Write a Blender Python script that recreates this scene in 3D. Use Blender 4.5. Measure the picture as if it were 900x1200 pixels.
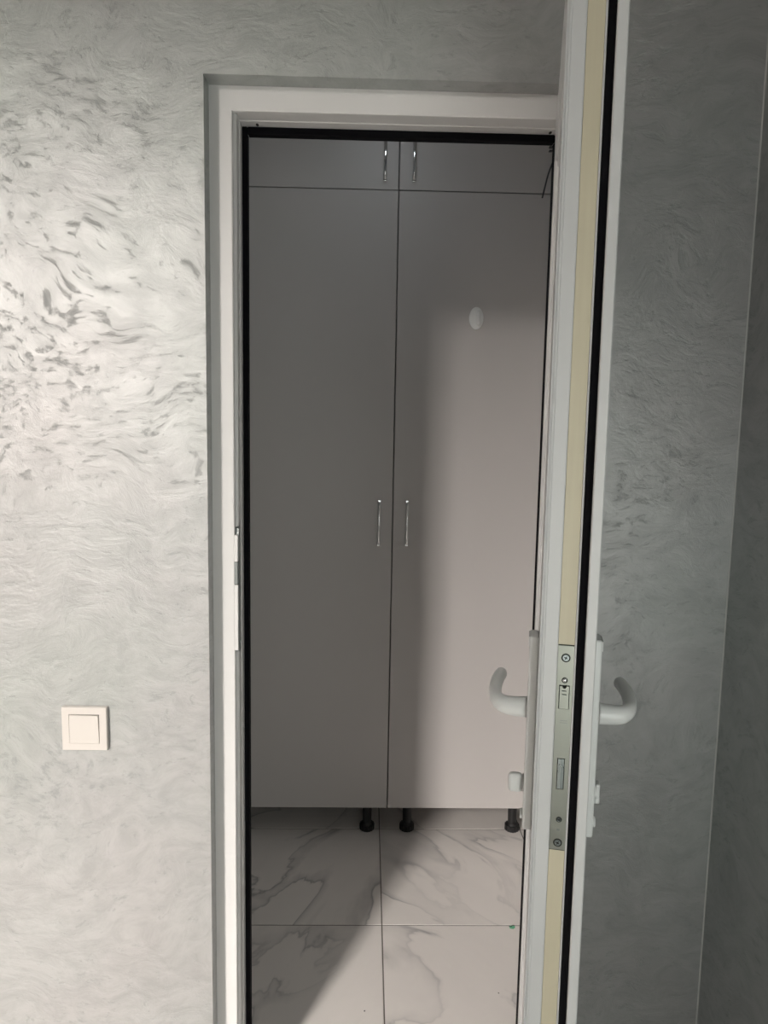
import bpy, bmesh, math, random
from mathutils import Vector, Matrix

random.seed(7)
S = bpy.context.scene
for o in list(bpy.data.objects):
    bpy.data.objects.remove(o, do_unlink=True)
C = S.collection
R = math.radians

# ------------------------------------------------------------------ camera
CAM_Z = 1.42
F_PX = 850.0
cam_d = bpy.data.cameras.new('camera')
cam = bpy.data.objects.new('camera', cam_d)
C.objects.link(cam)
cam_d.sensor_fit = 'HORIZONTAL'
cam_d.sensor_width = 36.0
cam_d.lens = F_PX / 900.0 * 36.0
cam_d.clip_start = 0.02
# rows: world X, Y, Z in camera axes (right, down, forward)
Mw = ((0.99962218, 0.01517842, 0.02291531),
      (-0.02103295, -0.11430711, 0.99322278),
      (0.01769494, -0.9933295, -0.11394468))
cm = Matrix(((Mw[0][0], -Mw[0][1], -Mw[0][2], 0.0),
             (Mw[1][0], -Mw[1][1], -Mw[1][2], 0.0),
             (Mw[2][0], -Mw[2][1], -Mw[2][2], CAM_Z),
             (0, 0, 0, 1)))
cam.matrix_world = cm
S.camera = cam

# ------------------------------------------------------------------ light
S.view_settings.view_transform = 'Standard'
S.view_settings.look = 'None'
S.view_settings.gamma = 1.0
S.view_settings.use_curve_mapping = False
S.view_settings.exposure = 0.0

world = bpy.data.worlds.new('overcast_sky')
S.world = world
world.use_nodes = True
bg = world.node_tree.nodes['Background']
bg.inputs['Color'].default_value = (1.0, 0.93, 0.865, 1)
bg.inputs['Strength'].default_value = 108.0

# tall narrow daylight window in the rear wall of the near room, behind and left of the camera
WX0, WX1, WZ0, WZ1 = -2.68, -2.06, 0.95, 5.90
REAR_Y = -3.20
pd = bpy.data.lights.new('window_portal', 'AREA')
pd.shape = 'RECTANGLE'
pd.size = WX1 - WX0
pd.size_y = WZ1 - WZ0
pd.cycles.is_portal = True
po = bpy.data.objects.new('window_portal', pd)
C.objects.link(po)
po.location = ((WX0 + WX1) / 2, REAR_Y - 0.24, (WZ0 + WZ1) / 2)
po.rotation_euler = (R(90), 0, 0)     # local -Z looks along +Y, into the room

# ------------------------------------------------------------------ materials
def new_mat(name, color, rough=0.5, metal=0.0, **kw):
    m = bpy.data.materials.new(name)
    m.use_nodes = True
    b = m.node_tree.nodes['Principled BSDF']
    b.inputs['Base Color'].default_value = (*color, 1)
    b.inputs['Roughness'].default_value = rough
    b.inputs['Metallic'].default_value = metal
    for k, v in kw.items():
        b.inputs[k.replace('_', ' ')].default_value = v
    return m

class NT:
    """tiny node helper"""
    def __init__(self, m):
        self.t = m.node_tree
        self.b = self.t.nodes['Principled BSDF']
    def n(self, typ, **kw):
        x = self.t.nodes.new(typ)
        for k, v in kw.items():
            if k.startswith('i_'):
                x.inputs[k[2:].replace('_', ' ')].default_value = v
            else:
                setattr(x, k, v)
        return x
    def l(self, a, b):
        self.t.links.new(a, b)
    def noise(self, vec, scale, detail=4, rough=0.5, dist=0.0):
        x = self.n('ShaderNodeTexNoise', i_Scale=scale, i_Detail=detail, i_Roughness=rough, i_Distortion=dist)
        if vec is not None:
            self.l(vec, x.inputs['Vector'])
        return x
    def ramp(self, fac, stops):
        x = self.n('ShaderNodeValToRGB')
        e = x.color_ramp.elements
        e[0].position, e[0].color = stops[0][0], (*stops[0][1], 1)
        e[1].position, e[1].color = stops[-1][0], (*stops[-1][1], 1)
        for p, c in stops[1:-1]:
            q = e.new(p); q.color = (*c, 1)
        self.l(fac, x.inputs['Fac'])
        return x
    def math(self, op, a, b=None, clamp=False):
        x = self.n('ShaderNodeMath', operation=op, use_clamp=clamp)
        for i, v in enumerate((a, b)):
            if v is None: continue
            if isinstance(v, (int, float)): x.inputs[i].default_value = v
            else: self.l(v, x.inputs[i])
        return x.outputs[0]
    def mix(self, fac, a, b):
        x = self.n('ShaderNodeMix', data_type='RGBA')
        for i, v in ((0, fac), (6, a), (7, b)):
            if isinstance(v, (int, float)): x.inputs[i].default_value = v
            elif isinstance(v, tuple): x.inputs[i].default_value = (*v, 1)
            else: self.l(v, x.inputs[i])
        return x.outputs[2]

def g(v): return (v, v, v)

def plaster_mat():
    m = new_mat('pearl_plaster', (0.74, 0.74, 0.73), 0.42, 0.0)
    t = NT(m)
    co = t.n('ShaderNodeTexCoord').outputs['Object']
    # swirling trowel direction: coordinates bent by a slow noise
    w = t.noise(co, 2.6, 3, 0.55)
    sub = t.n('ShaderNodeVectorMath', operation='SUBTRACT'); sub.inputs[1].default_value = (0.5, 0.5, 0.5)
    t.l(w.outputs['Color'], sub.inputs[0])
    sc = t.n('ShaderNodeVectorMath', operation='SCALE'); sc.inputs['Scale'].default_value = 0.30
    t.l(sub.outputs[0], sc.inputs[0])
    add = t.n('ShaderNodeVectorMath', operation='ADD')
    t.l(co, add.inputs[0]); t.l(sc.outputs[0], add.inputs[1])
    mp = t.n('ShaderNodeMapping')
    mp.inputs['Rotation'].default_value = (0, R(18), 0)
    mp.inputs['Scale'].default_value = (1.0, 1.0, 1.9)
    t.l(add.outputs[0], mp.inputs['Vector'])
    v = mp.outputs[0]
    streak = t.noise(v, 17, 9, 0.7, 0.35).outputs['Fac']
    fleck = t.noise(v, 36, 8, 0.68, 0.25).outputs['Fac']
    clump = t.noise(co, 3.2, 4, 0.6).outputs['Fac']
    slow = t.noise(co, 1.7, 3, 0.5)
    # flecks: bare troughs where the pearl coat is thin, gathered in clumps
    thr = t.math('ADD', t.math('MULTIPLY', clump, 0.34), 0.262)
    df = t.math('SUBTRACT', thr, fleck)
    fl = t.math('MULTIPLY', df, 8.0, True)
    sr = t.ramp(streak, [(0.36, g(0.0)), (0.60, g(1.0))]).outputs['Color']
    base = t.mix(sr, (0.395, 0.402, 0.400), (0.462, 0.470, 0.468))
    tint = t.ramp(slow.outputs['Fac'], [(0.35, (0.965, 1.0, 0.975)), (0.5, (1, 1, 1)), (0.66, (1.0, 0.972, 0.975))]).outputs['Color']
    mul = t.n('ShaderNodeMix', data_type='RGBA', blend_type='MULTIPLY')
    mul.inputs[0].default_value = 1.0
    t.l(base, mul.inputs[6]); t.l(tint, mul.inputs[7])
    col = t.mix(t.math('MULTIPLY', fl, 0.62), mul.outputs[2], (0.27, 0.28, 0.275))
    t.l(col, t.b.inputs['Base Color'])
    met = t.math('MULTIPLY', t.math('SUBTRACT', 1.0, fl), 0.58)
    t.l(met, t.b.inputs['Metallic'])
    rg = t.math('ADD', t.math('MULTIPLY', fl, 0.22), 0.53)
    rg = t.math('SUBTRACT', rg, t.math('MULTIPLY', streak, 0.10))
    t.l(rg, t.b.inputs['Roughness'])
    bp = t.n('ShaderNodeBump', i_Strength=0.58, i_Distance=0.0028)
    h = t.math('ADD', t.math('MULTIPLY', streak, 1.0), t.math('MULTIPLY', fl, -0.18))
    t.l(h, bp.inputs['Height'])
    t.l(bp.outputs[0], t.b.inputs['Normal'])
    return m

def tile_mat():
    m = new_mat('marble_porcelain', (0.7, 0.66, 0.63), 0.32)
    t = NT(m)
    geo = t.n('ShaderNodeNewGeometry').outputs['Position']
    rnd = t.n('ShaderNodeObjectInfo').outputs['Random']
    off = t.n('ShaderNodeCombineXYZ')
    t.l(t.math('MULTIPLY', rnd, 37.0), off.inputs[0]); t.l(t.math('MULTIPLY', rnd, 91.0), off.inputs[1])
    t.l(t.math('MULTIPLY', rnd, 13.0), off.inputs[2])
    add = t.n('ShaderNodeVectorMath', operation='ADD')
    t.l(geo, add.inputs[0]); t.l(off.outputs[0], add.inputs[1])
    mp = t.n('ShaderNodeMapping')
    mp.inputs['Scale'].default_value = (2.3, 0.95, 1.0)
    att = t.n('ShaderNodeAttribute', attribute_type='OBJECT', attribute_name='vein_turn')
    vr = t.n('ShaderNodeVectorRotate', rotation_type='Z_AXIS')
    t.l(att.outputs['Fac'], vr.inputs['Angle']); t.l(add.outputs[0], vr.inputs['Vector'])
    t.l(vr.outputs[0], mp.inputs['Vector'])
    v = mp.outputs[0]
    a = t.noise(v, 1.7, 5, 0.47, 0.6).outputs['Fac']
    ridge = t.math('ABSOLUTE', t.math('SUBTRACT', a, 0.5))
    thin = t.ramp(ridge, [(0.0, g(1.0)), (0.006, g(0.35)), (0.016, g(0.0))]).outputs['Color']
    wide = t.ramp(t.math('SUBTRACT', a, 0.5), [(0.0, g(1.0)), (0.065, g(0.0))]).outputs['Color']
    gate = t.ramp(a, [(0.497, g(0.0)), (0.503, g(1.0))]).outputs['Color']
    wide = t.math('MULTIPLY', wide, gate)
    msk = t.ramp(t.noise(v, 1.9, 2, 0.5).outputs['Fac'], [(0.40, g(0.1)), (0.58, g(1.0))]).outputs['Color']
    cloud = t.noise(v, 5, 5, 0.6).outputs['Fac']
    f = t.math('ADD', t.math('MULTIPLY', thin, 0.55), t.math('MULTIPLY', wide, 0.50))
    f = t.math('MULTIPLY', f, t.math('ADD', t.math('MULTIPLY', msk, 0.9), 0.1), True)
    base = t.mix(cloud, (0.84, 0.80, 0.77), (0.76, 0.725, 0.70))
    col = t.mix(f, base, (0.30, 0.295, 0.30))
    t.l(col, t.b.inputs['Base Color'])
    return m

def pvc_mat(name, c, r):
    m = new_mat(name, c, r)
    t = NT(m)
    co = t.n('ShaderNodeTexCoord').outputs['Object']
    n1 = t.noise(co, 9, 3, 0.5).outputs['Fac']
    dark = tuple(x * 0.955 for x in c)
    t.l(t.mix(n1, dark, c), t.b.inputs['Base Color'])
    return m

def metal_mat(name, c, r, noise_scale=60, amp=0.12, metallic=1.0):
    m = new_mat(name, c, r, metallic)
    t = NT(m)
    co = t.n('ShaderNodeTexCoord').outputs['Object']
    n1 = t.noise(co, noise_scale, 4, 0.6).outputs['Fac']
    t.l(t.math('ADD', t.math('MULTIPLY', n1, amp * 2), r - amp), t.b.inputs['Roughness'])
    return m

def laminate_mat():
    m = new_mat('grey_laminate', (0.53, 0.505, 0.50), 0.42)
    t = NT(m)
    co = t.n('ShaderNodeTexCoord').outputs['Object']
    n1 = t.noise(co, 700, 2, 0.5).outputs['Fac']
    t.l(t.mix(n1, (0.555, 0.532, 0.522), (0.575, 0.552, 0.542)), t.b.inputs['Base Color'])
    bp = t.n('ShaderNodeBump', i_Strength=0.05, i_Distance=0.0005)
    t.l(n1, bp.inputs['Height']); t.l(bp.outputs[0], t.b.inputs['Normal'])
    return m

def cream_mat():
    m = new_mat('cream_groove_film', (0.62, 0.57, 0.42), 0.45)
    t = NT(m)
    co = t.n('ShaderNodeTexCoord').outputs['Object']
    mp = t.n('ShaderNodeMapping'); mp.inputs['Scale'].default_value = (60, 60, 1.4)
    t.l(co, mp.inputs['Vector'])
    n1 = t.noise(mp.outputs[0], 2.0, 4, 0.55).outputs['Fac']
    t.l(t.mix(n1, (0.66, 0.62, 0.47), (0.56, 0.50, 0.37)), t.b.inputs['Base Color'])
    return m

M = dict(
    plaster=plaster_mat(),
    paint=pvc_mat('pale_grey_paint', (0.60, 0.60, 0.59), 0.7),
    ceil=pvc_mat('ceiling_paint', (0.50, 0.50, 0.49), 0.8),
    tile=tile_mat(),
    hallpaint=pvc_mat('hall_grey_paint', (0.30, 0.30, 0.29), 0.8),
    grout=pvc_mat('dark_grout', (0.16, 0.145, 0.13), 0.85),
    pvc=pvc_mat('white_upvc', (0.71, 0.71, 0.705), 0.34),
    pvc2=pvc_mat('white_upvc_leaf', (0.66, 0.665, 0.67), 0.34),
    white=pvc_mat('white_handle_enamel', (0.72, 0.735, 0.73), 0.3),
    switch=pvc_mat('ivory_switch_plastic', (0.65, 0.615, 0.58), 0.35),
    seal=new_mat('black_rubber', (0.0035, 0.0035, 0.005), 0.8, 0.0, Specular_IOR_Level=0.12),
    cream=cream_mat(),
    steel=metal_mat('zinc_plated_steel', (0.36, 0.37, 0.33), 0.42),
    steel2=metal_mat('bright_zinc', (0.46, 0.51, 0.51), 0.3),
    chrome=metal_mat('chrome', (0.8, 0.8, 0.81), 0.12, amp=0.03),
    black=new_mat('black_plastic', (0.012, 0.012, 0.013), 0.45),
    dark=new_mat('dark_slot', (0.012, 0.014, 0.012), 0.7),
    lam=laminate_mat(),
    edge=pvc_mat('laminate_edge', (0.36, 0.35, 0.345), 0.5),
    dull=metal_mat('grey_zinc_keep', (0.27, 0.29, 0.285), 0.5),
    cable=new_mat('dark_grey_cable', (0.06, 0.06, 0.064), 0.5),
    green=new_mat('green_paper', (0.16, 0.50, 0.30), 0.6),
    hookw=pvc_mat('bright_white_plastic', (0.9, 0.91, 0.9), 0.3),
    bead=pvc_mat('white_corner_bead', (0.50, 0.50, 0.49), 0.5),
    facade=pvc_mat('opposite_facade', (0.06, 0.058, 0.055), 0.9),
    yard=pvc_mat('yard_concrete', (0.08, 0.078, 0.075), 0.9),
)
gl = bpy.data.materials.new('window_glass'); gl.use_nodes = True
_t = gl.node_tree; _t.nodes.clear()
_o = _t.nodes.new('ShaderNodeOutputMaterial'); _m = _t.nodes.new('ShaderNodeMixShader')
_a = _t.nodes.new('ShaderNodeBsdfTransparent'); _b = _t.nodes.new('ShaderNodeBsdfGlossy')
_b.inputs['Roughness'].default_value = 0.02; _m.inputs[0].default_value = 0.06
_t.links.new(_a.outputs[0], _m.inputs[1]); _t.links.new(_b.outputs[0], _m.inputs[2]); _t.links.new(_m.outputs[0], _o.inputs[0])
M['glass'] = gl

# ------------------------------------------------------------------ geometry helpers
def link(name, bm, mat, parent=None, smooth=False, loc=(0, 0, 0)):
    me = bpy.data.meshes.new(name)
    bmesh.ops.recalc_face_normals(bm, faces=bm.faces)
    if smooth:
        for f in bm.faces: f.smooth = True
    bm.to_mesh(me); bm.free()
    me.materials.append(M[mat])
    o = bpy.data.objects.new(name, me)
    C.objects.link(o)
    o.location = loc
    if parent is not None: o.parent = parent
    return o

def box(bm, a, b, bev=0.0, seg=2):
    """box between corners a and b; bev rounds all its edges"""
    t = bmesh.new()
    bmesh.ops.create_cube(t, size=1.0)
    s = [abs(b[i] - a[i]) for i in range(3)]
    c = [(a[i] + b[i]) / 2 for i in range(3)]
    for v in t.verts:
        v.co = Vector((v.co[i] * s[i] + c[i] for i in range(3)))
    if bev > 0:
        bmesh.ops.bevel(t, geom=list(t.edges), offset=bev, segments=seg, profile=0.5, affect='EDGES')
    merge(bm, t)

def merge(bm, t, mx=None):
    me = bpy.data.meshes.new('tmp'); t.to_mesh(me); t.free()
    if mx is not None: me.transform(mx)
    bm.from_mesh(me); bpy.data.meshes.remove(me)

def cyl(bm, p0, p1, r0, r1=None, n=24, bev=0.0):
    r1 = r0 if r1 is None else r1
    p0, p1 = Vector(p0), Vector(p1); d = p1 - p0
    t = bmesh.new()
    bmesh.ops.create_cone(t, cap_ends=True, segments=n, radius1=r0, radius2=r1, depth=d.length)
    if bev > 0:
        ed = [e for e in t.edges if len(e.link_faces) == 2 and any(len(f.verts) > 4 for f in e.link_faces)]
        bmesh.ops.bevel(t, geom=ed, offset=bev, segments=2, profile=0.5, affect='EDGES')
    q = Vector((0, 0, 1)).rotation_difference(d.normalized())
    merge(bm, t, Matrix.Translation((p0 + p1) / 2) @ q.to_matrix().to_4x4())

def sweep(bm, pts, radii, n=20, up=(0, 0, 1)):
    """closed tube through pts; radii is a list of (r across, r along 'up')"""
    pts = [Vector(p) for p in pts]; up = Vector(up)
    rings = []
    for i, p in enumerate(pts):
        d = (pts[min(i + 1, len(pts) - 1)] - pts[max(i - 1, 0)]).normalized()
        side = d.cross(up).normalized(); u = side.cross(d).normalized()
        ra, rb = radii[i]
        rings.append([bm.verts.new(p + side * (math.cos(2 * math.pi * k / n) * ra) + u * (math.sin(2 * math.pi * k / n) * rb)) for k in range(n)])
    for a, b in zip(rings, rings[1:]):
        for k in range(n):
            bm.faces.new((a[k], a[(k + 1) % n], b[(k + 1) % n], b[k]))
    bm.faces.new(rings[0]); bm.faces.new(rings[-1])

def prism(bm, prof, z0, z1, axis='z'):
    """extrude a closed 2-D outline"""
    f = {'z': lambda p, h: (p[0], p[1], h), 'y': lambda p, h: (p[0], h, p[1]), 'x': lambda p, h: (h, p[0], p[1])}[axis]
    a = [bm.verts.new(f(p, z0)) for p in prof]; b = [bm.verts.new(f(p, z1)) for p in prof]
    k = len(prof)
    bm.faces.new(a); bm.faces.new(b)
    for i in range(k): bm.faces.new((a[i], a[(i + 1) % k], b[(i + 1) % k], b[i]))

def spline(cps, n):
    """Catmull-Rom through control points"""
    P = [Vector(p) for p in cps]; P = [2 * P[0] - P[1]] + P + [2 * P[-1] - P[-2]]
    out = []
    m = len(P) - 3
    for i in range(n + 1):
        u = i / n * m; k = min(int(u), m - 1); t = u - k
        a, b, c, d = P[k:k + 4]
        out.append(0.5 * (2 * b + (c - a) * t + (2 * a - 5 * b + 4 * c - d) * t * t + (3 * b - 3 * c + d - a) * t ** 3))
    return out

def tag(o, label=None, cat=None, group=None, kind=None):
    if label: o['label'] = label
    if cat: o['category'] = cat
    if group: o['group'] = group
    if kind: o['kind'] = kind
    return o

def empty(name, loc=(0, 0, 0), rz=0.0):
    o = bpy.data.objects.new(name, None); C.objects.link(o)
    o.empty_display_size = 0.05
    o.location = loc; o.rotation_euler = (0, 0, rz)
    return o

# ------------------------------------------------------------------ setting: walls, floor, ceiling
OX0, OX1, OZ = -0.2865, 0.3900, 2.007     # opening in the plastered wall
WY, WYB = 1.30, 1.44                       # its two faces
CX = 0.668                                 # inner corner on the right
LX = -3.0
PX, PY = -0.66, -0.40                     # corner of the wall mass added behind the camera to block daylight
CEIL = 2.50
BX0, BX1, BZ0, BZ1 = 0.12, 0.60, 0.60, 1.50    # added fill light shaped as a blind-down window, behind the camera
HALL = 6.20                                # near room made double height to let steep daylight in
LOWY = -1.05  # edge of the low ceiling, placed to darken the top of the plaster wall
SX0, SX1, SYB = -0.60, 0.66, 3.02          # storage room behind the door

bm = bmesh.new()
for a, b in (((LX - .12, WY, 0), (OX0, WYB, CEIL)), ((OX1, WY, 0), (CX + .14, WYB, CEIL)), ((OX0, WY, OZ), (OX1, WYB, CEIL))):
    box(bm, a, b)
bmesh.ops.remove_doubles(bm, verts=bm.verts, dist=1e-5)
wf = link('wall_front', bm, 'plaster')
tag(wf, 'pearly silver-grey troweled plaster wall holding the narrow doorway', 'wall', kind='structure')

bm = bmesh.new(); box(bm, (CX, PY - .2, 0), (CX + .14, WY, HALL))
tag(link('wall_right', bm, 'plaster'), 'shaded grey plaster wall at the far right, beyond the thin white corner line', 'wall', kind='structure')
bm = bmesh.new(); box(bm, (LX - .12, REAR_Y - .2, 0), (LX, WY, HALL))
tag(link('wall_left', bm, 'hallpaint'), 'grey painted side wall of the near room, left of the frame', 'wall', kind='structure')
bm = bmesh.new()
for a, b in (((LX, REAR_Y - .2, 0), (WX0, REAR_Y, HALL)), ((WX1, REAR_Y - .2, 0), (PX + .2, REAR_Y, HALL)),
             ((WX0, REAR_Y - .2, 0), (WX1, REAR_Y, WZ0)), ((WX0, REAR_Y - .2, WZ1), (WX1, REAR_Y, HALL))):
    box(bm, a, b)
tag(link('wall_rear', bm, 'hallpaint'), 'grey painted wall with the daylight window, behind the camera', 'wall', kind='structure')

bm = bmesh.new()  # unseen blocker, standing in for a person between window and door
for a, b in (((PX, PY - .2, 0), (BX0, PY, HALL)), ((BX1, PY - .2, 0), (CX, PY, HALL)), ((BX0, PY - .2, 0), (BX1, PY, BZ0)), ((BX0, PY - .2, BZ1), (BX1, PY, HALL)), ((PX, REAR_Y, 0), (PX + .2, PY - .2, HALL))): box(bm, a, b)
tag(link('light_block_wall', bm, 'plaster'), 'unseen plaster wall mass added behind the camera to keep daylight off the right side', 'wall', kind='structure')

# thin bright bead in the right-hand corner
bm = bmesh.new()
prism(bm, [(CX - .0020, WY), (CX, WY), (CX, WY - .0020)], 0, CEIL)
tag(link('trim_1', bm, 'bead'), 'hairline white bead running down the right-hand wall corner', 'trim', kind='structure')

bm = bmesh.new(); box(bm, (LX, LOWY, CEIL + .3), (CX, LOWY + .12, HALL))
tag(link('wall_upper', bm, 'paint'), 'unseen upper wall closing the added double-height space above and behind the camera', 'wall', kind='structure')

# storage room shell
bm = bmesh.new(); box(bm, (SX0 - .1, WYB, 0), (SX0, SYB + .1, CEIL))
tag(link('wall_storage_left', bm, 'paint'), 'painted left wall of the storage room, hidden behind the door jamb', 'wall', kind='structure')
bm = bmesh.new(); box(bm, (SX1, WYB, 0), (SX1 + .148, SYB + .1, CEIL))
tag(link('wall_storage_right', bm, 'paint'), 'painted right wall of the storage room, hidden behind the open door', 'wall', kind='structure')
bm = bmesh.new(); box(bm, (SX0, SYB, 0), (SX1, SYB + .1, CEIL))
tag(link('wall_storage_back', bm, 'paint'), 'painted wall behind the two grey cabinets', 'wall', kind='structure')

bm = bmesh.new(); box(bm, (LX - .12, LOWY, CEIL), (CX + .148, SYB + .1, CEIL + .3))
box(bm, (LX - .12, REAR_Y - .2, HALL), (CX + .148, LOWY + .12, HALL + .1))
tag(link('ceiling', bm, 'ceil'), 'plain ceiling above both rooms, its low part set to shade the wall top', 'ceiling', kind='structure')

bm = bmesh.new(); box(bm, (LX - .12, REAR_Y - .2, -.1), (CX + .148, SYB + .1, -.0012))
floor = tag(link('floor', bm, 'grout'), 'floor of large cream marble-look tiles with thin dark joints', 'floor', kind='structure')
P, J = 0.5050, 0.0032
def clip(a, b, lo, hi): return max(a, lo), min(b, hi)
tile_cache = {}
def lay_tiles(x_lo, x_hi, y_lo, y_hi, gx, gy):
    i0 = math.floor((x_lo - gx) / P); j0 = math.floor((y_lo - gy) / P)
    for i in range(i0, i0 + 12):
        for j in range(j0, j0 + 12):
            a, b = clip(gx + i * P + J / 2, gx + (i + 1) * P - J / 2, x_lo, x_hi)
            c, d = clip(gy + j * P + J / 2, gy + (j + 1) * P - J / 2, y_lo, y_hi)
            if b - a < .01 or d - c < .01: continue
            key = (round(b - a, 4), round(d - c, 4))
            if key in tile_cache:
                o = bpy.data.objects.new('tile', tile_cache[key]); C.objects.link(o)
            else:
                bm = bmesh.new(); w, h = (b - a) / 2, (d - c) / 2
                e = .0009
                bot = [bm.verts.new((x, y, -.0010)) for x, y in ((-w, -h), (w, -h), (w, h), (-w, h))]
                mid = [bm.verts.new((x, y, -e)) for x, y in ((-w, -h), (w, -h), (w, h), (-w, h))]
                top = [bm.verts.new((x, y, 0)) for x, y in ((-w + e, -h + e), (w - e, -h + e), (w - e, h - e), (-w + e, h - e))]
                for p, q in ((bot, mid), (mid, top)):
                    for k in range(4): bm.faces.new((p[k], p[(k + 1) % 4], q[(k + 1) % 4], q[k]))
                bm.faces.new(top); bm.faces.new(bot)
                o = link('tile', bm, 'tile')
                tile_cache[key] = o.data
            o.location = ((a + b) / 2, (c + d) / 2, 0)
            o['vein_turn'] = 0.55 if i % 2 else -0.65
            o.parent = floor
lay_tiles(SX0, SX1, 1.45, SYB, 0.0600, 2.4440)
lay_tiles(-1.6, CX, PY, 1.30, 0.0600, 2.4440)
lay_tiles(-1.6, PX, -1.6, PY, 0.0600, 2.4440)

# ------------------------------------------------------------------ outside, seen only through the window
bm = bmesh.new(); box(bm, (-14, -18, -.4), (14, -3.5, -.3))
tag(link('ground', bm, 'yard'), 'grey concrete yard outside the window behind the camera', 'ground', kind='structure')
bm = bmesh.new()  # height and dark tone set to cut low skylight through the window
box(bm, (-12, -13.0, -.3), (10, -12.4, 3.7))
for k in range(8): box(bm, (-10.4 + 2.5 * k, -12.42, .7), (-9.2 + 2.5 * k, -12.36, 1.9))
box(bm, (-12.1, -13.1, 3.7), (10.1, -12.25, 3.8))
tag(link('wall_opposite', bm, 'facade'), 'low building wall across the yard, set up unseen to block low daylight', 'wall', kind='structure')

# the window itself
wn = empty('window_1', ((WX0 + WX1) / 2, REAR_Y - .12, WZ0))
tag(wn, 'white framed daylight window in the rear wall', 'window', kind='structure')
hw, hh = (WX1 - WX0) / 2, WZ1 - WZ0
bm = bmesh.new()
for a, b in (((-hw, -.03, 0), (-hw + .03, .03, hh)), ((hw - .03, -.03, 0), (hw, .03, hh)),
             ((-hw + .03, -.03, 0), (hw - .03, .03, .04)), ((-hw + .03, -.03, hh - .03), (hw - .03, .03, hh))):
    box(bm, a, b)
link('window_frame', bm, 'pvc', wn)
bm = bmesh.new(); box(bm, (-hw + .03, -.004, .04), (hw - .03, .004, hh - .03))
link('pane', bm, 'glass', wn)
bm = bmesh.new(); box(bm, (-hw - .04, .10, -.03), (hw + .04, .24, -.0005), .004)
link('window_sill', bm, 'pvc', wn)

def emitter(name, c, strength):
    m = bpy.data.materials.new(name); m.use_nodes = True
    b = m.node_tree.nodes['Principled BSDF']
    b.inputs['Base Color'].default_value = (0.8, 0.8, 0.8, 1)
    b.inputs['Emission Color'].default_value = (*c, 1); b.inputs['Emission Strength'].default_value = strength
    M[name] = m
emitter('fill_blind', (0.97, 1.0, 0.94), 6.2)  # glowing surface added as soft fill for the shaded side
emitter('lamp_diffuser', (0.88, 0.95, 1.0), 11.0)
w2 = empty('fill_window', ((BX0 + BX1) / 2, PY - .10, BZ0))
tag(w2, 'added fill light built as a window with a glowing blind, unseen behind the camera', 'window', kind='structure')
hw, hh = (BX1 - BX0) / 2, BZ1 - BZ0
bm = bmesh.new()
for a, b in (((-hw, -.03, 0), (-hw + .03, .03, hh)), ((hw - .03, -.03, 0), (hw, .03, hh)),
             ((-hw + .03, -.03, 0), (hw - .03, .03, .04)), ((-hw + .03, -.03, hh - .03), (hw - .03, .03, hh))):
    box(bm, a, b)
link('window_frame', bm, 'pvc', w2)
bm = bmesh.new(); box(bm, (-hw + .03, .012, .04), (hw - .03, .016, hh - .03))
link('fill_panel', bm, 'fill_blind', w2)
lp = empty('ceiling_light', (0.05, 1.95, CEIL))
tag(lp, 'small round ceiling light of the storage room, above the doorway view', 'lamp')
bm = bmesh.new(); cyl(bm, (0, 0, -.03), (0, 0, 0), .085, n=32, bev=.003); link('base', bm, 'white', lp)
bm = bmesh.new(); cyl(bm, (0, 0, -.045), (0, 0, -.03), .06, .078, n=32, bev=.003); link('diffuser', bm, 'lamp_diffuser', lp)

# ------------------------------------------------------------------ door frame
FY0, FYR, FY1 = 1.340, 1.420, 1.432       # front face, rebate stop, back
IX0, IX1, IZ = -0.2463, 0.3500, 1.966     # front face inner edge
RX0, RX1, RZ = -0.2418, 0.3464, 1.9690    # rebate at the seal (profile steps outwards)
SX_0, SX_1, SZ_ = -0.2322, 0.3390, 1.9560 # stop, inner clear opening
fr = empty('trim_2', ((OX0 + OX1) / 2, FY0, 0))
tag(fr, 'white plastic door frame set into the plastered opening, with black inner seal', 'door frame', kind='structure')
ox = fr.location.x
# profile of the jamb in (distance inwards from wall, y)
def jamb_profile(w_out, w_in, w_reb, w_stop):
    # stepped rebate: small lip, bevel, groove
    return [(0, FY0 - FY0), (w_in - .0015, 0), (w_in, .0015), (w_in, .012), (w_reb + .0006, .014), (w_reb + .0006, .030),
            (w_reb - .0006, .0315), (w_reb - .0006, .047), (w_reb + .0008, .0485), (w_reb, FYR - FY0),
            (w_stop, FYR - FY0), (w_stop, FY1 - FY0), (0, FY1 - FY0)]
pl_ = jamb_profile(0, IX0 - OX0, RX0 - OX0, SX_0 - OX0)
pr_ = jamb_profile(0, OX1 - IX1, OX1 - RX1, OX1 - SX_1)
hp = jamb_profile(0, OZ - IZ, OZ - RZ, OZ - SZ_)
def mitred(ends_a, ends_b, name):
    bm = bmesh.new()
    a = [bm.verts.new(v) for v in ends_a]; b = [bm.verts.new(v) for v in ends_b]
    k = len(a)
    bm.faces.new(a); bm.faces.new(b)
    for q in range(k): bm.faces.new((a[q], a[(q + 1) % k], b[(q + 1) % k], b[q]))
    return link(name, bm, 'pvc', fr)
mitred([(OX0 - ox + d, y, 0) for d, y in pl_], [(OX0 - ox + d, y, OZ - h_[0]) for (d, y), h_ in zip(pl_, hp)], 'jamb')
mitred([(OX1 - ox - d, y, 0) for d, y in pr_], [(OX1 - ox - d, y, OZ - h_[0]) for (d, y), h_ in zip(pr_, hp)], 'jamb')
mitred([(OX0 - ox + p[0], y, OZ - d) for (d, y), p in zip(hp, pl_)], [(OX1 - ox - p[0], y, OZ - d) for (d, y), p in zip(hp, pr_)], 'head')
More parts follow.
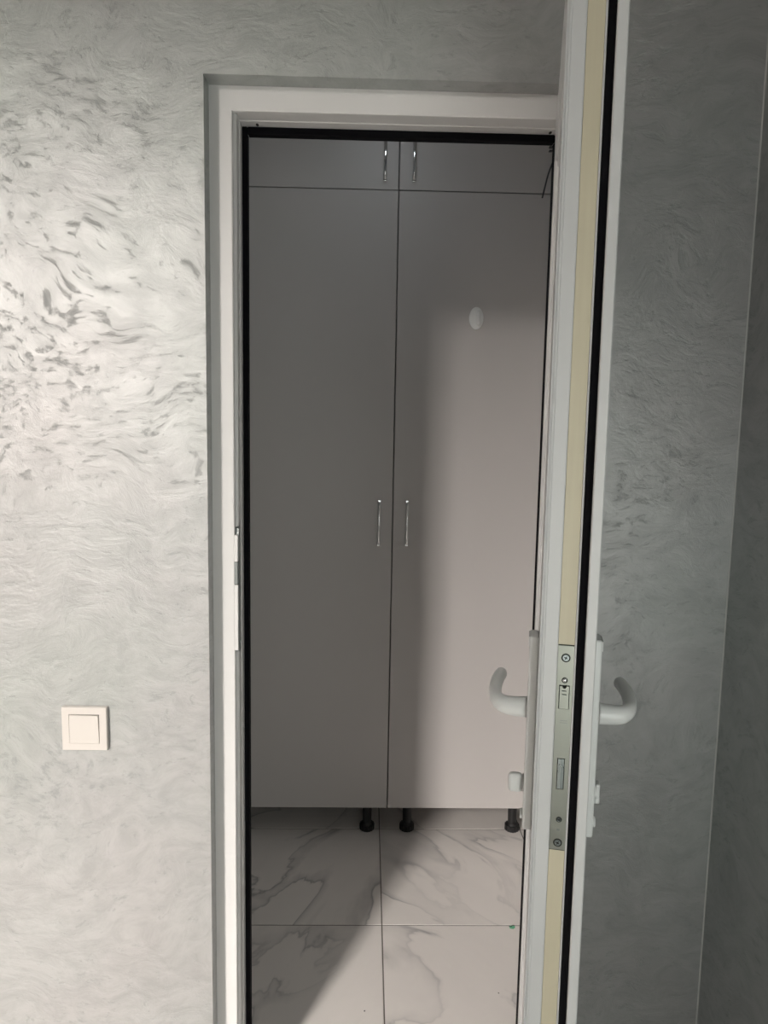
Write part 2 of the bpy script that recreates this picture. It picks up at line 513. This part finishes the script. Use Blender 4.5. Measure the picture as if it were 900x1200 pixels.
# drilled holes in the rebate of the head
for hx in (-0.2120, 0.3270):
    bm = bmesh.new(); cyl(bm, (hx - ox, FYR - FY0 - .016, RZ - .0012), (hx - ox, FYR - FY0 - .016, RZ + .0030), .0026, n=14)
    for v in bm.verts: v.co.y = (v.co.y - (FYR - FY0 - .016)) * 2.4 + FYR - FY0 - .0160
    link('drilled_hole', bm, 'dark', fr)
# black seal standing on the stop
bm = bmesh.new()
for (a, b) in (((RX0 - .0005, 0), (SX_0 + .0006, RZ)), ((SX_1 - .0006, 0), (RX1 + .0005, RZ)), ((SX_0 + .0006, SZ_ - .0006), (SX_1 - .0006, RZ))):
    box(bm, (a[0] - ox, FYR - FY0 - .007, max(a[1], .03)), (b[0] - ox, FYR - FY0 + .012, b[1]), .002)
link('seal', bm, 'seal', fr)
bm = bmesh.new(); box(bm, (OX0 - ox + .0405, 0, 0), (OX1 - ox - .0405, FY1 - FY0, .03), .003)
link('threshold', bm, 'pvc', fr)
# strike plate on the left jamb
X0 = IX0 - ox
st = bmesh.new()
prism(st, [(1.003, .007), (1.214, .007), (1.2300, .009), (1.2345, .014), (1.2345, .020), (1.2250, .0235), (1.2180, .0215), (1.2080, .0235), (1.122, .0235), (1.116, .0270),
           (1.108, .0235), (1.022, .0235), (1.014, .0275), (1.004, .0235), (0.9960, .0250), (0.9915, .018), (0.9930, .010)], 0, .0072)
for v in st.verts: v.co = Vector((X0 - .0006 + v.co.z, v.co.y, v.co.x))
so = link('strike_plate', st, 'dull', fr)
so['label'] = 'grey metal strike plate'
for nm, z0, z1, xx, mt in (('front_cover', .9985, 1.1245, .0060, 'pvc'), ('front_cover', 1.1685, 1.2190, .0058, 'pvc'), ('latch_catch', 1.1258, 1.1672, .0056, 'dull')):
    bm = bmesh.new(); box(bm, (X0 - .0004, -.0008, z0), (X0 + xx, .0068, z1), .0006)
    link(nm, bm, mt, so)
for z in (1.1252, 1.1678):
    bm = bmesh.new(); box(bm, (X0 - .0002, -.0002, z - .0008), (X0 + .0060, .0064, z + .0008))
    link('joint', bm, 'dark', so)
for z in (1.010,):
    bm = bmesh.new(); cyl(bm, (X0 + .0055, .016, z), (X0 + .0076, .016, z), .0034, n=14)
    link('screw', bm, 'steel2', so)

# ------------------------------------------------------------------ door leaf (open toward the camera)
TH = R(12.8)
L = 0.548
P0 = Vector((0.1985, 0.8))
Dv = Vector((math.sin(TH), math.cos(TH)))
hinge = P0 + Dv * L
leaf = empty('door_1', (hinge.x, hinge.y, 0), -TH)
tag(leaf, 'white plastic door standing open toward the camera, seen edge-on with its lock strip', 'door', kind='structure')
def Y(s): return s - L                    # s = distance from the free edge
T = 0.0485                                # body thickness; the outer flange is thicker
TF = 0.0612
Z0, Z1 = 0.035, 1.958
SW = 0.098                                # stile width
# free-edge stile with its real edge profile: bead line, shoulder, hardware groove, seal pocket, flange lip
prof = [(0.0, SW), (0, .0006), (.0005, 0), (.0017, 0), (.0018, .0016), (.0028, .0016), (.0029, .0001), (.0050, .0001), (.0054, .0007), (.0059, .0001),
        (.0188, .0006), (.0205, .0012), (.0205, .0050), (.0390, .0050), (.0390, .0008), (.0400, 0),
        (.0412, .0004), (.0412, .009), (.0494, .009), (.0494, -.0115), (.0505, -.0128), (.0600, -.0128), (TF, -.0112), (TF, SW)]
bm = bmesh.new(); prism(bm, [(w, Y(s)) for w, s in prof], Z0, Z1)
stile = link('stile', bm, 'pvc2', leaf)
# seal in the flange corner
bm = bmesh.new()
prism(bm, [(w, Y(s)) for w, s in [(.0416, .0085), (.0412, -.0005), (.0425, -.0022), (.0455, -.0030), (.0485, -.0045), (.0493, -.0060), (.0493, .0085)]], Z0 + .002, Z1 - .002)
link('seal', bm, 'seal', leaf)
# cream backing strip of the groove
bm = bmesh.new(); box(bm, (.0208, Y(.0018), Z0 + .01), (.0388, Y(.0049), 0.9338), .0003)
link('groove_strip', bm, 'cream', leaf)['label'] = 'cream strip in the door edge below the lock'
bm = bmesh.new(); box(bm, (.0208, Y(.0018), 1.1802), (.0388, Y(.0049), Z1 - .002), .0003)
link('groove_strip', bm, 'cream', leaf)['label'] = 'cream strip in the door edge above the lock'
# hinge stile and rails
bm = bmesh.new(); box(bm, (0, Y(L - SW), Z0), (TF, Y(L), Z1), .001)
link('stile', bm, 'pvc2', leaf)
for (a, b) in ((Z0, Z0 + SW), (Z1 - SW, Z1), (0.86, 0.93)):
    bm = bmesh.new(); box(bm, (.0004, Y(SW), a), (TF - .0004, Y(L - SW), b), .0008)
    link('rail', bm, 'pvc2', leaf)
for (a, b) in ((Z0 + SW, 0.86), (0.93, Z1 - SW)):
    bm = bmesh.new(); box(bm, (.018, Y(SW), a), (.042, Y(L - SW), b))
    pn = link('panel', bm, 'pvc', leaf)
    bm = bmesh.new()
    for w0, w1 in ((.004, .018), (.042, .057)):
        for c, d in (((SW, a), (SW + .014, b)), ((L - SW - .014, a), (L - SW, b)), ((SW + .014, a), (L - SW - .014, a + .014)), ((SW + .014, b - .014), (L - SW - .014, b))):
            box(bm, (w0, Y(c[0]), c[1]), (w1, Y(d[0]), d[1]), .002)
    link('glazing_bead', bm, 'pvc', pn)
# hinges on the far edge
for z in (0.25, 1.0, 1.74):
    bm = bmesh.new()
    cyl(bm, (.0665, Y(L) - .004, z - .045), (.0665, Y(L) - .004, z + .045), .0075, n=20, bev=.0015)
    box(bm, (TF - .0005, Y(L) - .036, z - .03), (TF + .006, Y(L) - .010, z + .03), .0015)
    link('hinge', bm, 'white', leaf, True)

# lock faceplate (mortice) on the free edge
yf = Y(.0006)
bm = bmesh.new()
FZ0, FZ1 = 0.9345, 1.1795
def face_cut(z_list):
    pass
# plate built around two openings so latch and bolt sit in real holes
holes = ((1.1052, 1.1335, .0238, .0357), (1.0085, 1.0462, .0255, .0340))
W0, W1 = .0209, .0387
zc = FZ0
for z0, z1, a, b in sorted(holes):
    box(bm, (W0, yf, zc), (W1, yf + .0030, z0))
    box(bm, (W0, yf, z0), (a, yf + .0030, z1)); box(bm, (b, yf, z0), (W1, yf + .0030, z1))
    zc = z1
box(bm, (W0, yf, zc), (W1, yf + .0030, FZ1))
fp = link('lock_faceplate', bm, 'steel', leaf)
fp['label'] = 'steel lock faceplate'
bm = bmesh.new(); box(bm, (W0 + .001, yf + .0032, FZ0 + .01), (W1 - .001, yf + .0040, FZ1 - .01))
link('lock_case', bm, 'dark', fp)
# outline shadow gap of the plate ends
for z in (FZ0 - .0007, FZ1 + .0006):
    bm = bmesh.new(); box(bm, (W0, Y(.0014), z - .0005), (W1, Y(.0019), z + .0005))
    link('joint', bm, 'dark', fp)
# latch: bevelled tongue with a notched head
bm = bmesh.new()
a, b, z0, z1 = .0247, .0349, 1.1052, 1.1324
outl = [(a, z0), (b, z0), (b, z1 - .0010), (b - .0022, z1), ((a + b) / 2 + .001, z1 - .0030), ((a + b) / 2 - .001, z1 - .0030), (a + .0022, z1), (a, z1 - .0010)]
va = [bm.verts.new((x, yf + .0003 + (x - a) * .015, z)) for x, z in outl]
vb = [bm.verts.new((x, yf + .003, z)) for x, z in outl]
bm.faces.new(va); bm.faces.new(vb)
for i in range(8): bm.faces.new((va[i], va[(i + 1) % 8], vb[(i + 1) % 8], vb[i]))
link('latch', bm, 'steel', fp)
bm = bmesh.new(); box(bm, (.0264, yf - .0010, 1.0092), (.0333, yf + .003, 1.0455), .0006)
box(bm, (.0290, yf - .0018, 1.0100), (.0308, yf + .003, 1.0447), .0005)
link('deadbolt', bm, 'steel2', fp)
def screw(z, r, mat='steel2', w=.0298, dome=False):
    bm = bmesh.new()
    cyl(bm, (w, yf - .0009, z), (w, yf + .0012, z), r * .8, r, 20)
    if dome:
        t = bmesh.new(); bmesh.ops.create_uvsphere(t, u_segments=14, v_segments=8, radius=r * .7)
        merge(bm, t, Matrix.Translation((w, yf - .0008, z)) @ Matrix.Diagonal((1, .5, 1, 1)))
    s_ = link('screw', bm, mat, fp)
    bm = bmesh.new()
    if not dome:
        for an in (0.5, 0.5 + math.pi / 2):
            t = bmesh.new(); box(t, (-r * .5, -.0003, -.0005), (r * .5, .0003, .0005))
            merge(bm, t, Matrix.Translation((w, yf - .0010, z)) @ Matrix.Rotation(an, 4, 'Y'))
        me = link('screw_recess', bm, 'dark', fp)
    else:
        bm.free()
    bm = bmesh.new()
    cyl(bm, (w, yf - .0002, z), (w, yf + .0001, z), r * 1.22, n=22)
    link('countersink', bm, 'dark', fp)
    return s_
screw(1.1655, .0042)
screw(1.1392, .0028, 'chrome', .0296, True)
screw(0.9717, .0028, 'steel2', .0305)
screw(0.9430, .0042, 'steel2', .0302)
# stamped marks: two short engraved lines, and a small maker-less stamp
for z, n_, x0, x1 in ((1.0885, 2, .0265, .0345), (0.9578, 1, .0285, .0318)):
    for k in range(n_):
        bm = bmesh.new(); box(bm, (x0, yf - .0001, z + k * .0026), (x1, yf + .0001, z + k * .0026 + (.0005 if n_ == 2 else .0022)))
        link('stamp', bm, 'dull', fp)
for k in range(2):
    bm = bmesh.new(); box(bm, (.0272 + k * .0003, yf - .0014, 1.1262 - k * .0042), (.0322 + k * .0003, yf - .0002, 1.1268 - k * .0042))
    link('stamp', bm, 'dull', fp)

# handle sets: long plates with lever, on both faces
def handle_set(side):
    """side -1: left face (thumb turn), +1: right face (cylinder cover)"""
    base = 0.0 if side < 0 else TF
    q = lambda out, s, z: (base + side * out, Y(s), z)
    bm = bmesh.new()
    a, b = q(0, .030, .9365), q(.0110, .060, 1.1800)
    box(bm, (min(a[0], b[0]), a[1], a[2]), (max(a[0], b[0]), b[1], b[2]), .0028, 3)
    pl = link('handle_plate', bm, 'white', leaf)
    # end cap covering the screw, slightly narrower
    bm = bmesh.new()
    a, b = q(.0110, .0325, 1.1660), q(.0120, .0575, 1.1785)
    box(bm, (min(a[0], b[0]), a[1], a[2]), (max(a[0], b[0]), b[1], b[2]), .0004)
    link('screw_cap', bm, 'white', pl)
    bm = bmesh.new(); cyl(bm, q(.0105, .045, .950), q(.0145, .045, .950), .0062, n=20, bev=.001)
    link('screw_cap', bm, 'white', pl)
    # dark gap ring, then neck and lever in one smooth sweep
    bm = bmesh.new(); cyl(bm, q(.0105, .045, 1.0868), q(.0125, .045, 1.0868), .0128, n=28)
    link('collar', bm, 'edge', pl)
    pts = spline([q(.0115, .045, 1.0868), q(.026, .045, 1.0865), q(.0390, .0475, 1.0870), q(.0475, .0580, 1.0890), q(.0508, .0740, 1.0915),
                  q(.0510, .092, 1.0940), q(.0498, .112, 1.0950), q(.0468, .134, 1.0950), q(.0445, .144, 1.0945)], 44)
    rad = []
    for i in range(45):
        u = i / 44
        rz = .0130 - .0036 * min(1, u / .45) - .0012 * max(0, (u - .45) / .55)
        rx = .0110 - .0030 * min(1, u / .45)
        if u > .9:
            k = math.sqrt(max(0.05, 1 - ((u - .9) / .1) ** 2)); rz *= k; rx *= k
        rad.append((rx, rz))
    bm = bmesh.new(); sweep(bm, pts, rad, 24)
    lv = link('lever', bm, 'white', pl, True)
    if side < 0:
        bm = bmesh.new(); cyl(bm, q(.0108, .045, .990), q(.0135, .045, .990), .0105, n=24)
        link('collar', bm, 'edge', pl)
        bm = bmesh.new(); a, b = q(.0125, .0395, .9775), q(.0300, .0505, 1.0022)
        box(bm, (min(a[0], b[0]), a[1], a[2]), (max(a[0], b[0]), b[1], b[2]), .0052, 4)
        link('thumb_turn', bm, 'white', pl, True)
    else:
        bm = bmesh.new(); cyl(bm, q(.0108, .045, .990), q(.0150, .045, .990), .0100, n=24, bev=.001)
        cyl(bm, q(.0108, .045, .979), q(.0180, .045, .979), .0050, n=16, bev=.0012)
        link('lock_cylinder', bm, 'white', pl)
        bm = bmesh.new(); a, b = q(.0125, .0385, .9765), q(.0175, .0515, 1.0005)
        box(bm, (min(a[0], b[0]), a[1], a[2]), (max(a[0], b[0]), b[1], b[2]), .0016, 3)
        link('keyhole_cover', bm, 'white', pl)
handle_set(-1)
handle_set(+1)

# ------------------------------------------------------------------ light switch
sw = empty('light_switch', (-0.5145, WY, 0.8205))
tag(sw, 'square ivory light switch with one rocker on the left plaster wall', 'light switch')
bm = bmesh.new()
h = .0413
def loft_plate(bm, lv):
    rings = [[bm.verts.new((sx * a, y, zc_ + sz * a)) for sx, sz in ((-1, -1), (1, -1), (1, 1), (-1, 1))] for a, y, zc_ in lv]
    for p, q in zip(rings, rings[1:]):
        for k in range(4): bm.faces.new((p[k], p[(k + 1) % 4], q[(k + 1) % 4], q[k]))
    return rings
rings = loft_plate(bm, [(h - .0015, 0, h), (h, -.001, h), (h, -.0075, h), (h - .0010, -.0090, h), (h - .0135, -.0096, h), (h - .0140, -.0040, h)])
bm.faces.new(rings[0])
bm.faces.new(rings[-1])
link('cover_frame', bm, 'switch', sw)
r = h - .0142
bm = bmesh.new(); box(bm, (-r, -.0044, h - r), (r, -.0040, h + r)); link('recess', bm, 'dark', sw)
bm = bmesh.new()
# rocker, its upper and right-hand edges leaving a dark wedge-shaped gap
cs = [(-r - .0002, -r - .0002, -.0100), (r - .0001, -r - .0002, -.0098), (r - .0021, r - .0021, -.0086), (-r - .0002, r - .0012, -.0092)]
a = [bm.verts.new((x, y, h + z)) for x, z, y in cs]; b = [bm.verts.new((x, -.0046, h + z)) for x, z, y in cs]
bm.faces.new(a); bm.faces.new(b)
for i in range(4): bm.faces.new((a[i], a[(i + 1) % 4], b[(i + 1) % 4], b[i]))
bmesh.ops.bevel(bm, geom=list(bm.edges), offset=.0004, segments=2, affect='EDGES')
link('rocker', bm, 'switch', sw)
bm = bmesh.new(); box(bm, (-h + .003, -.0004, .003), (h + .0016, .0, 2 * h + .0006))  # thin grey sheet, showing past the right and top edges
link('grey_backing', bm, 'edge', sw)

# ------------------------------------------------------------------ cabinets
CY = 2.400
TB = 2.342   # top of cabinets
def pull(parent, name, x, z0, z1):
    """chrome bow handle: two square-ish feet and a waisted bow"""
    bm = bmesh.new()
    n = 22; pts = []; rad = []
    for i in range(n + 1):
        u = i / n
        z = z0 + (z1 - z0) * u
        out = .006 + .020 * math.sin(math.pi * u) ** .55 if 0 < u < 1 else .006
        pts.append((x, CY - .018 - out + .0, z))
        e = abs(2 * u - 1)
        wdt = .0042 + .0020 * e ** 1.6
        rad.append((wdt, .0022 + .0014 * e))
    sweep(bm, pts, rad, 14, up=(0, 1, 0))
    ob = link(name, bm, 'chrome', parent, True)
    for zz in (z0 + .004, z1 - .004):
        bm = bmesh.new(); box(bm, (x - .0052, CY - .0180 - .012, zz - .008), (x + .0052, CY - .0180, zz + .008), .0012)
        link('mount', bm, 'chrome', ob)
    return ob

def cabinet(x0, x1, hx, label, legs):
    """body front plane at CY; doors 18 mm in front would be proud, so the doors' faces are at CY"""
    c = empty('storage_cabinet', (0, 0, 0))
    org = Vector(((x0 + x1) / 2, CY + .25, 0))
    tag(c, label, 'cabinet')
    bm = bmesh.new()
    yb, yf_ = CY + .55, CY + .0185
    z0 = .1065
    t = .016
    box(bm, (x0, yf_, z0), (x0 + t, yb, TB)); box(bm, (x1 - t, yf_, z0), (x1, yb, TB))
    box(bm, (x0 + t, yf_, z0), (x1 - t, yb, z0 + t)); box(bm, (x0 + t, yf_, TB - t), (x1 - t, yb, TB))
    box(bm, (x0 + t, yb - .004, z0 + t), (x1 - t, yb, TB - t)); box(bm, (x0 + t, yf_, 2.164), (x1 - t, yb - .004, 2.180))
    link('body', bm, 'edge', c)
    gp = .0013
    bm = bmesh.new(); box(bm, (x0 + gp, CY, .1040), (x1 - gp, CY + .018, 2.1708), .0006, 1)
    ld = link('lower_door', bm, 'lam', c)
    bm = bmesh.new(); box(bm, (x0 + gp, CY, 2.1738), (x1 - gp, CY + .018, 2.3310), .0006, 1)
    ud = link('upper_door', bm, 'lam', c)
    bm = bmesh.new(); box(bm, (x0, CY, 2.3318), (x1, CY + .018, 2.3560), .0006, 1)
    link('top_rail', bm, 'lam', c)
    for zz, par, (a, b), hh_ in ((0, ld, (1.036, 1.1815), hx[0]), (0, ud, (2.200, 2.3275), hx[1])):
        bmh = pull(par, 'handle', hh_, a, b)
        bmh.location.y = .018
    for lx in legs:
        for ly in (CY + .045, yb - .07):
            bm = bmesh.new()
            cyl(bm, (lx, ly, .020), (lx, ly, .102), .0150, .0165, 24)
            cyl(bm, (lx, ly, .098), (lx, ly, .1065), .028, n=24)
            lg = link('leg', bm, 'black', c)
            for p in lg.data.polygons: p.use_smooth = False
            bm = bmesh.new()
            k = 16; ring = []
            pr = []
            for i in range(k * 2):
                rr = .0262 if i % 2 == 0 else .0240
                an = math.pi * i / k
                pr.append((lx + rr * math.cos(an), ly + rr * math.sin(an)))
            prism(bm, pr, .002, .022)
            cyl(bm, (lx, ly, 0), (lx, ly, .004), .022, n=24)
            cyl(bm, (lx, ly, .022), (lx, ly, .030), .022, .016, 24)
            link('foot', bm, 'black', lg)
    # move origin of the thing to its base
    c.location = org
    for ch in c.children:
        ch.location = Vector(ch.location) - org
    return c
XG = 0.0845
cabinet(XG - .600, XG - .0008, (.0390, .0400), 'tall matte grey two-door cabinet on black legs, left of the centre gap, plain doors', (0.0155, -.50))
cabR = cabinet(XG + .0008, XG + .525, (.1315, .1310), 'tall grey two-door cabinet on black legs, right of the centre gap, bearing an oval hook', (0.1575, .5350))

# white oval stick-on hook
hk = empty('wall_hook', (0.3430, CY, 1.7455))
tag(hk, 'small white oval adhesive hook on the tall door of the right cabinet', 'hook')
def oval(bm, rx, rz, y0, y1, cz, n=36, rnd=.0015):
    rings = []
    for (k, y) in ((1, y0), (1, y1 + rnd), (1 - rnd / rx * .5, y1 + rnd * .3), (1 - rnd / rx * 1.2, y1)):
        rings.append([bm.verts.new((rx * k * math.cos(2 * math.pi * i / n), y, cz + rz * k * math.sin(2 * math.pi * i / n))) for i in range(n)])
    for p, q in zip(rings, rings[1:]):
        for i in range(n): bm.faces.new((p[i], p[(i + 1) % n], q[(i + 1) % n], q[i]))
    bm.faces.new(rings[0]); bm.faces.new(rings[-1])
bm = bmesh.new(); oval(bm, .0232, .0358, 0, -.0045, .0352)
link('base', bm, 'hookw', hk)
bm = bmesh.new()
pts = spline([(.006, -.004, .058), (.0062, -.009, .046), (.0064, -.010, .032), (.0064, -.012, .020), (.0062, -.019, .0135), (.006, -.0255, .0165), (.006, -.0275, .024)], 24)
sweep(bm, pts, [(.0058, .0030)] * 22 + [(.0052, .0027), (.0042, .0022), (.0025, .0014)], 14, up=(0, 1, 0.3))
link('hook_arm', bm, 'hookw', hk, True)

# ------------------------------------------------------------------ hanging cable and clip at the upper right cabinet
cb = empty('cable', (0.5790, CY - .0072, 2.30))
tag(cb, 'thin dark cable drooping across the top right corner of the cabinets', 'cable')
bm = bmesh.new()
pts = spline([(0.004, -.006, .014), (-.002, -.012, -.012), (-.014, -.018, -.040), (-.027, -.022, -.075), (-.036, -.024, -.112), (-.044, -.024, -.150)], 36)
sweep(bm, pts, [(.0026, .0026)] * 37, 10, up=(0, 1, 0))
link('wire', bm, 'cable', cb, True)
for k in range(2):
    bm = bmesh.new(); box(bm, (-.0235, -.006, .0095 - k * .0120), (-.0130, .0058, .0135 - k * .0120), .001)
    link('clip', bm, 'cable', cb)

# ------------------------------------------------------------------ scraps on the floor
sc = empty('paper_scrap', (0.4350, 1.932, 0))
tag(sc, 'tiny green scrap with a dark curl, lying by the tile joint near the door', 'scrap')
bm = bmesh.new()
prism(bm, [(-.008, -.006), (.002, -.009), (.008, -.004), (.0085, .005), (.001, .007), (-.007, .004)], .0002, .0008)
link('paper', bm, 'green', sc)
bm = bmesh.new(); sweep(bm, spline([(-.009, .000, .0016), (-.003, -.001, .0026), (.002, .003, .003), (.008, .004, .0018)], 12), [(.0011, .0008)] * 13, 8)
link('curl', bm, 'black', sc, True)
for x, y, r_, lab in ((0.0115, 1.628, .0019, 'dark crumb on the sunlit tile left of the centre joint'), (0.352, 1.685, .0015, 'dark crumb on the right-hand tile in front of the cabinets')):
    t = bmesh.new(); bmesh.ops.create_icosphere(t, subdivisions=2, radius=r_)
    for v in t.verts: v.co *= 1 + random.uniform(-.25, .25); 
    for v in t.verts: v.co.z *= .6
    bm = bmesh.new(); merge(bm, t, Matrix.Translation((0, 0, r_ * .55)))
    o = link('crumb', bm, 'black', None, loc=(x, y, 0))
    tag(o, lab, 'crumb', 'crumbs on the tiles')
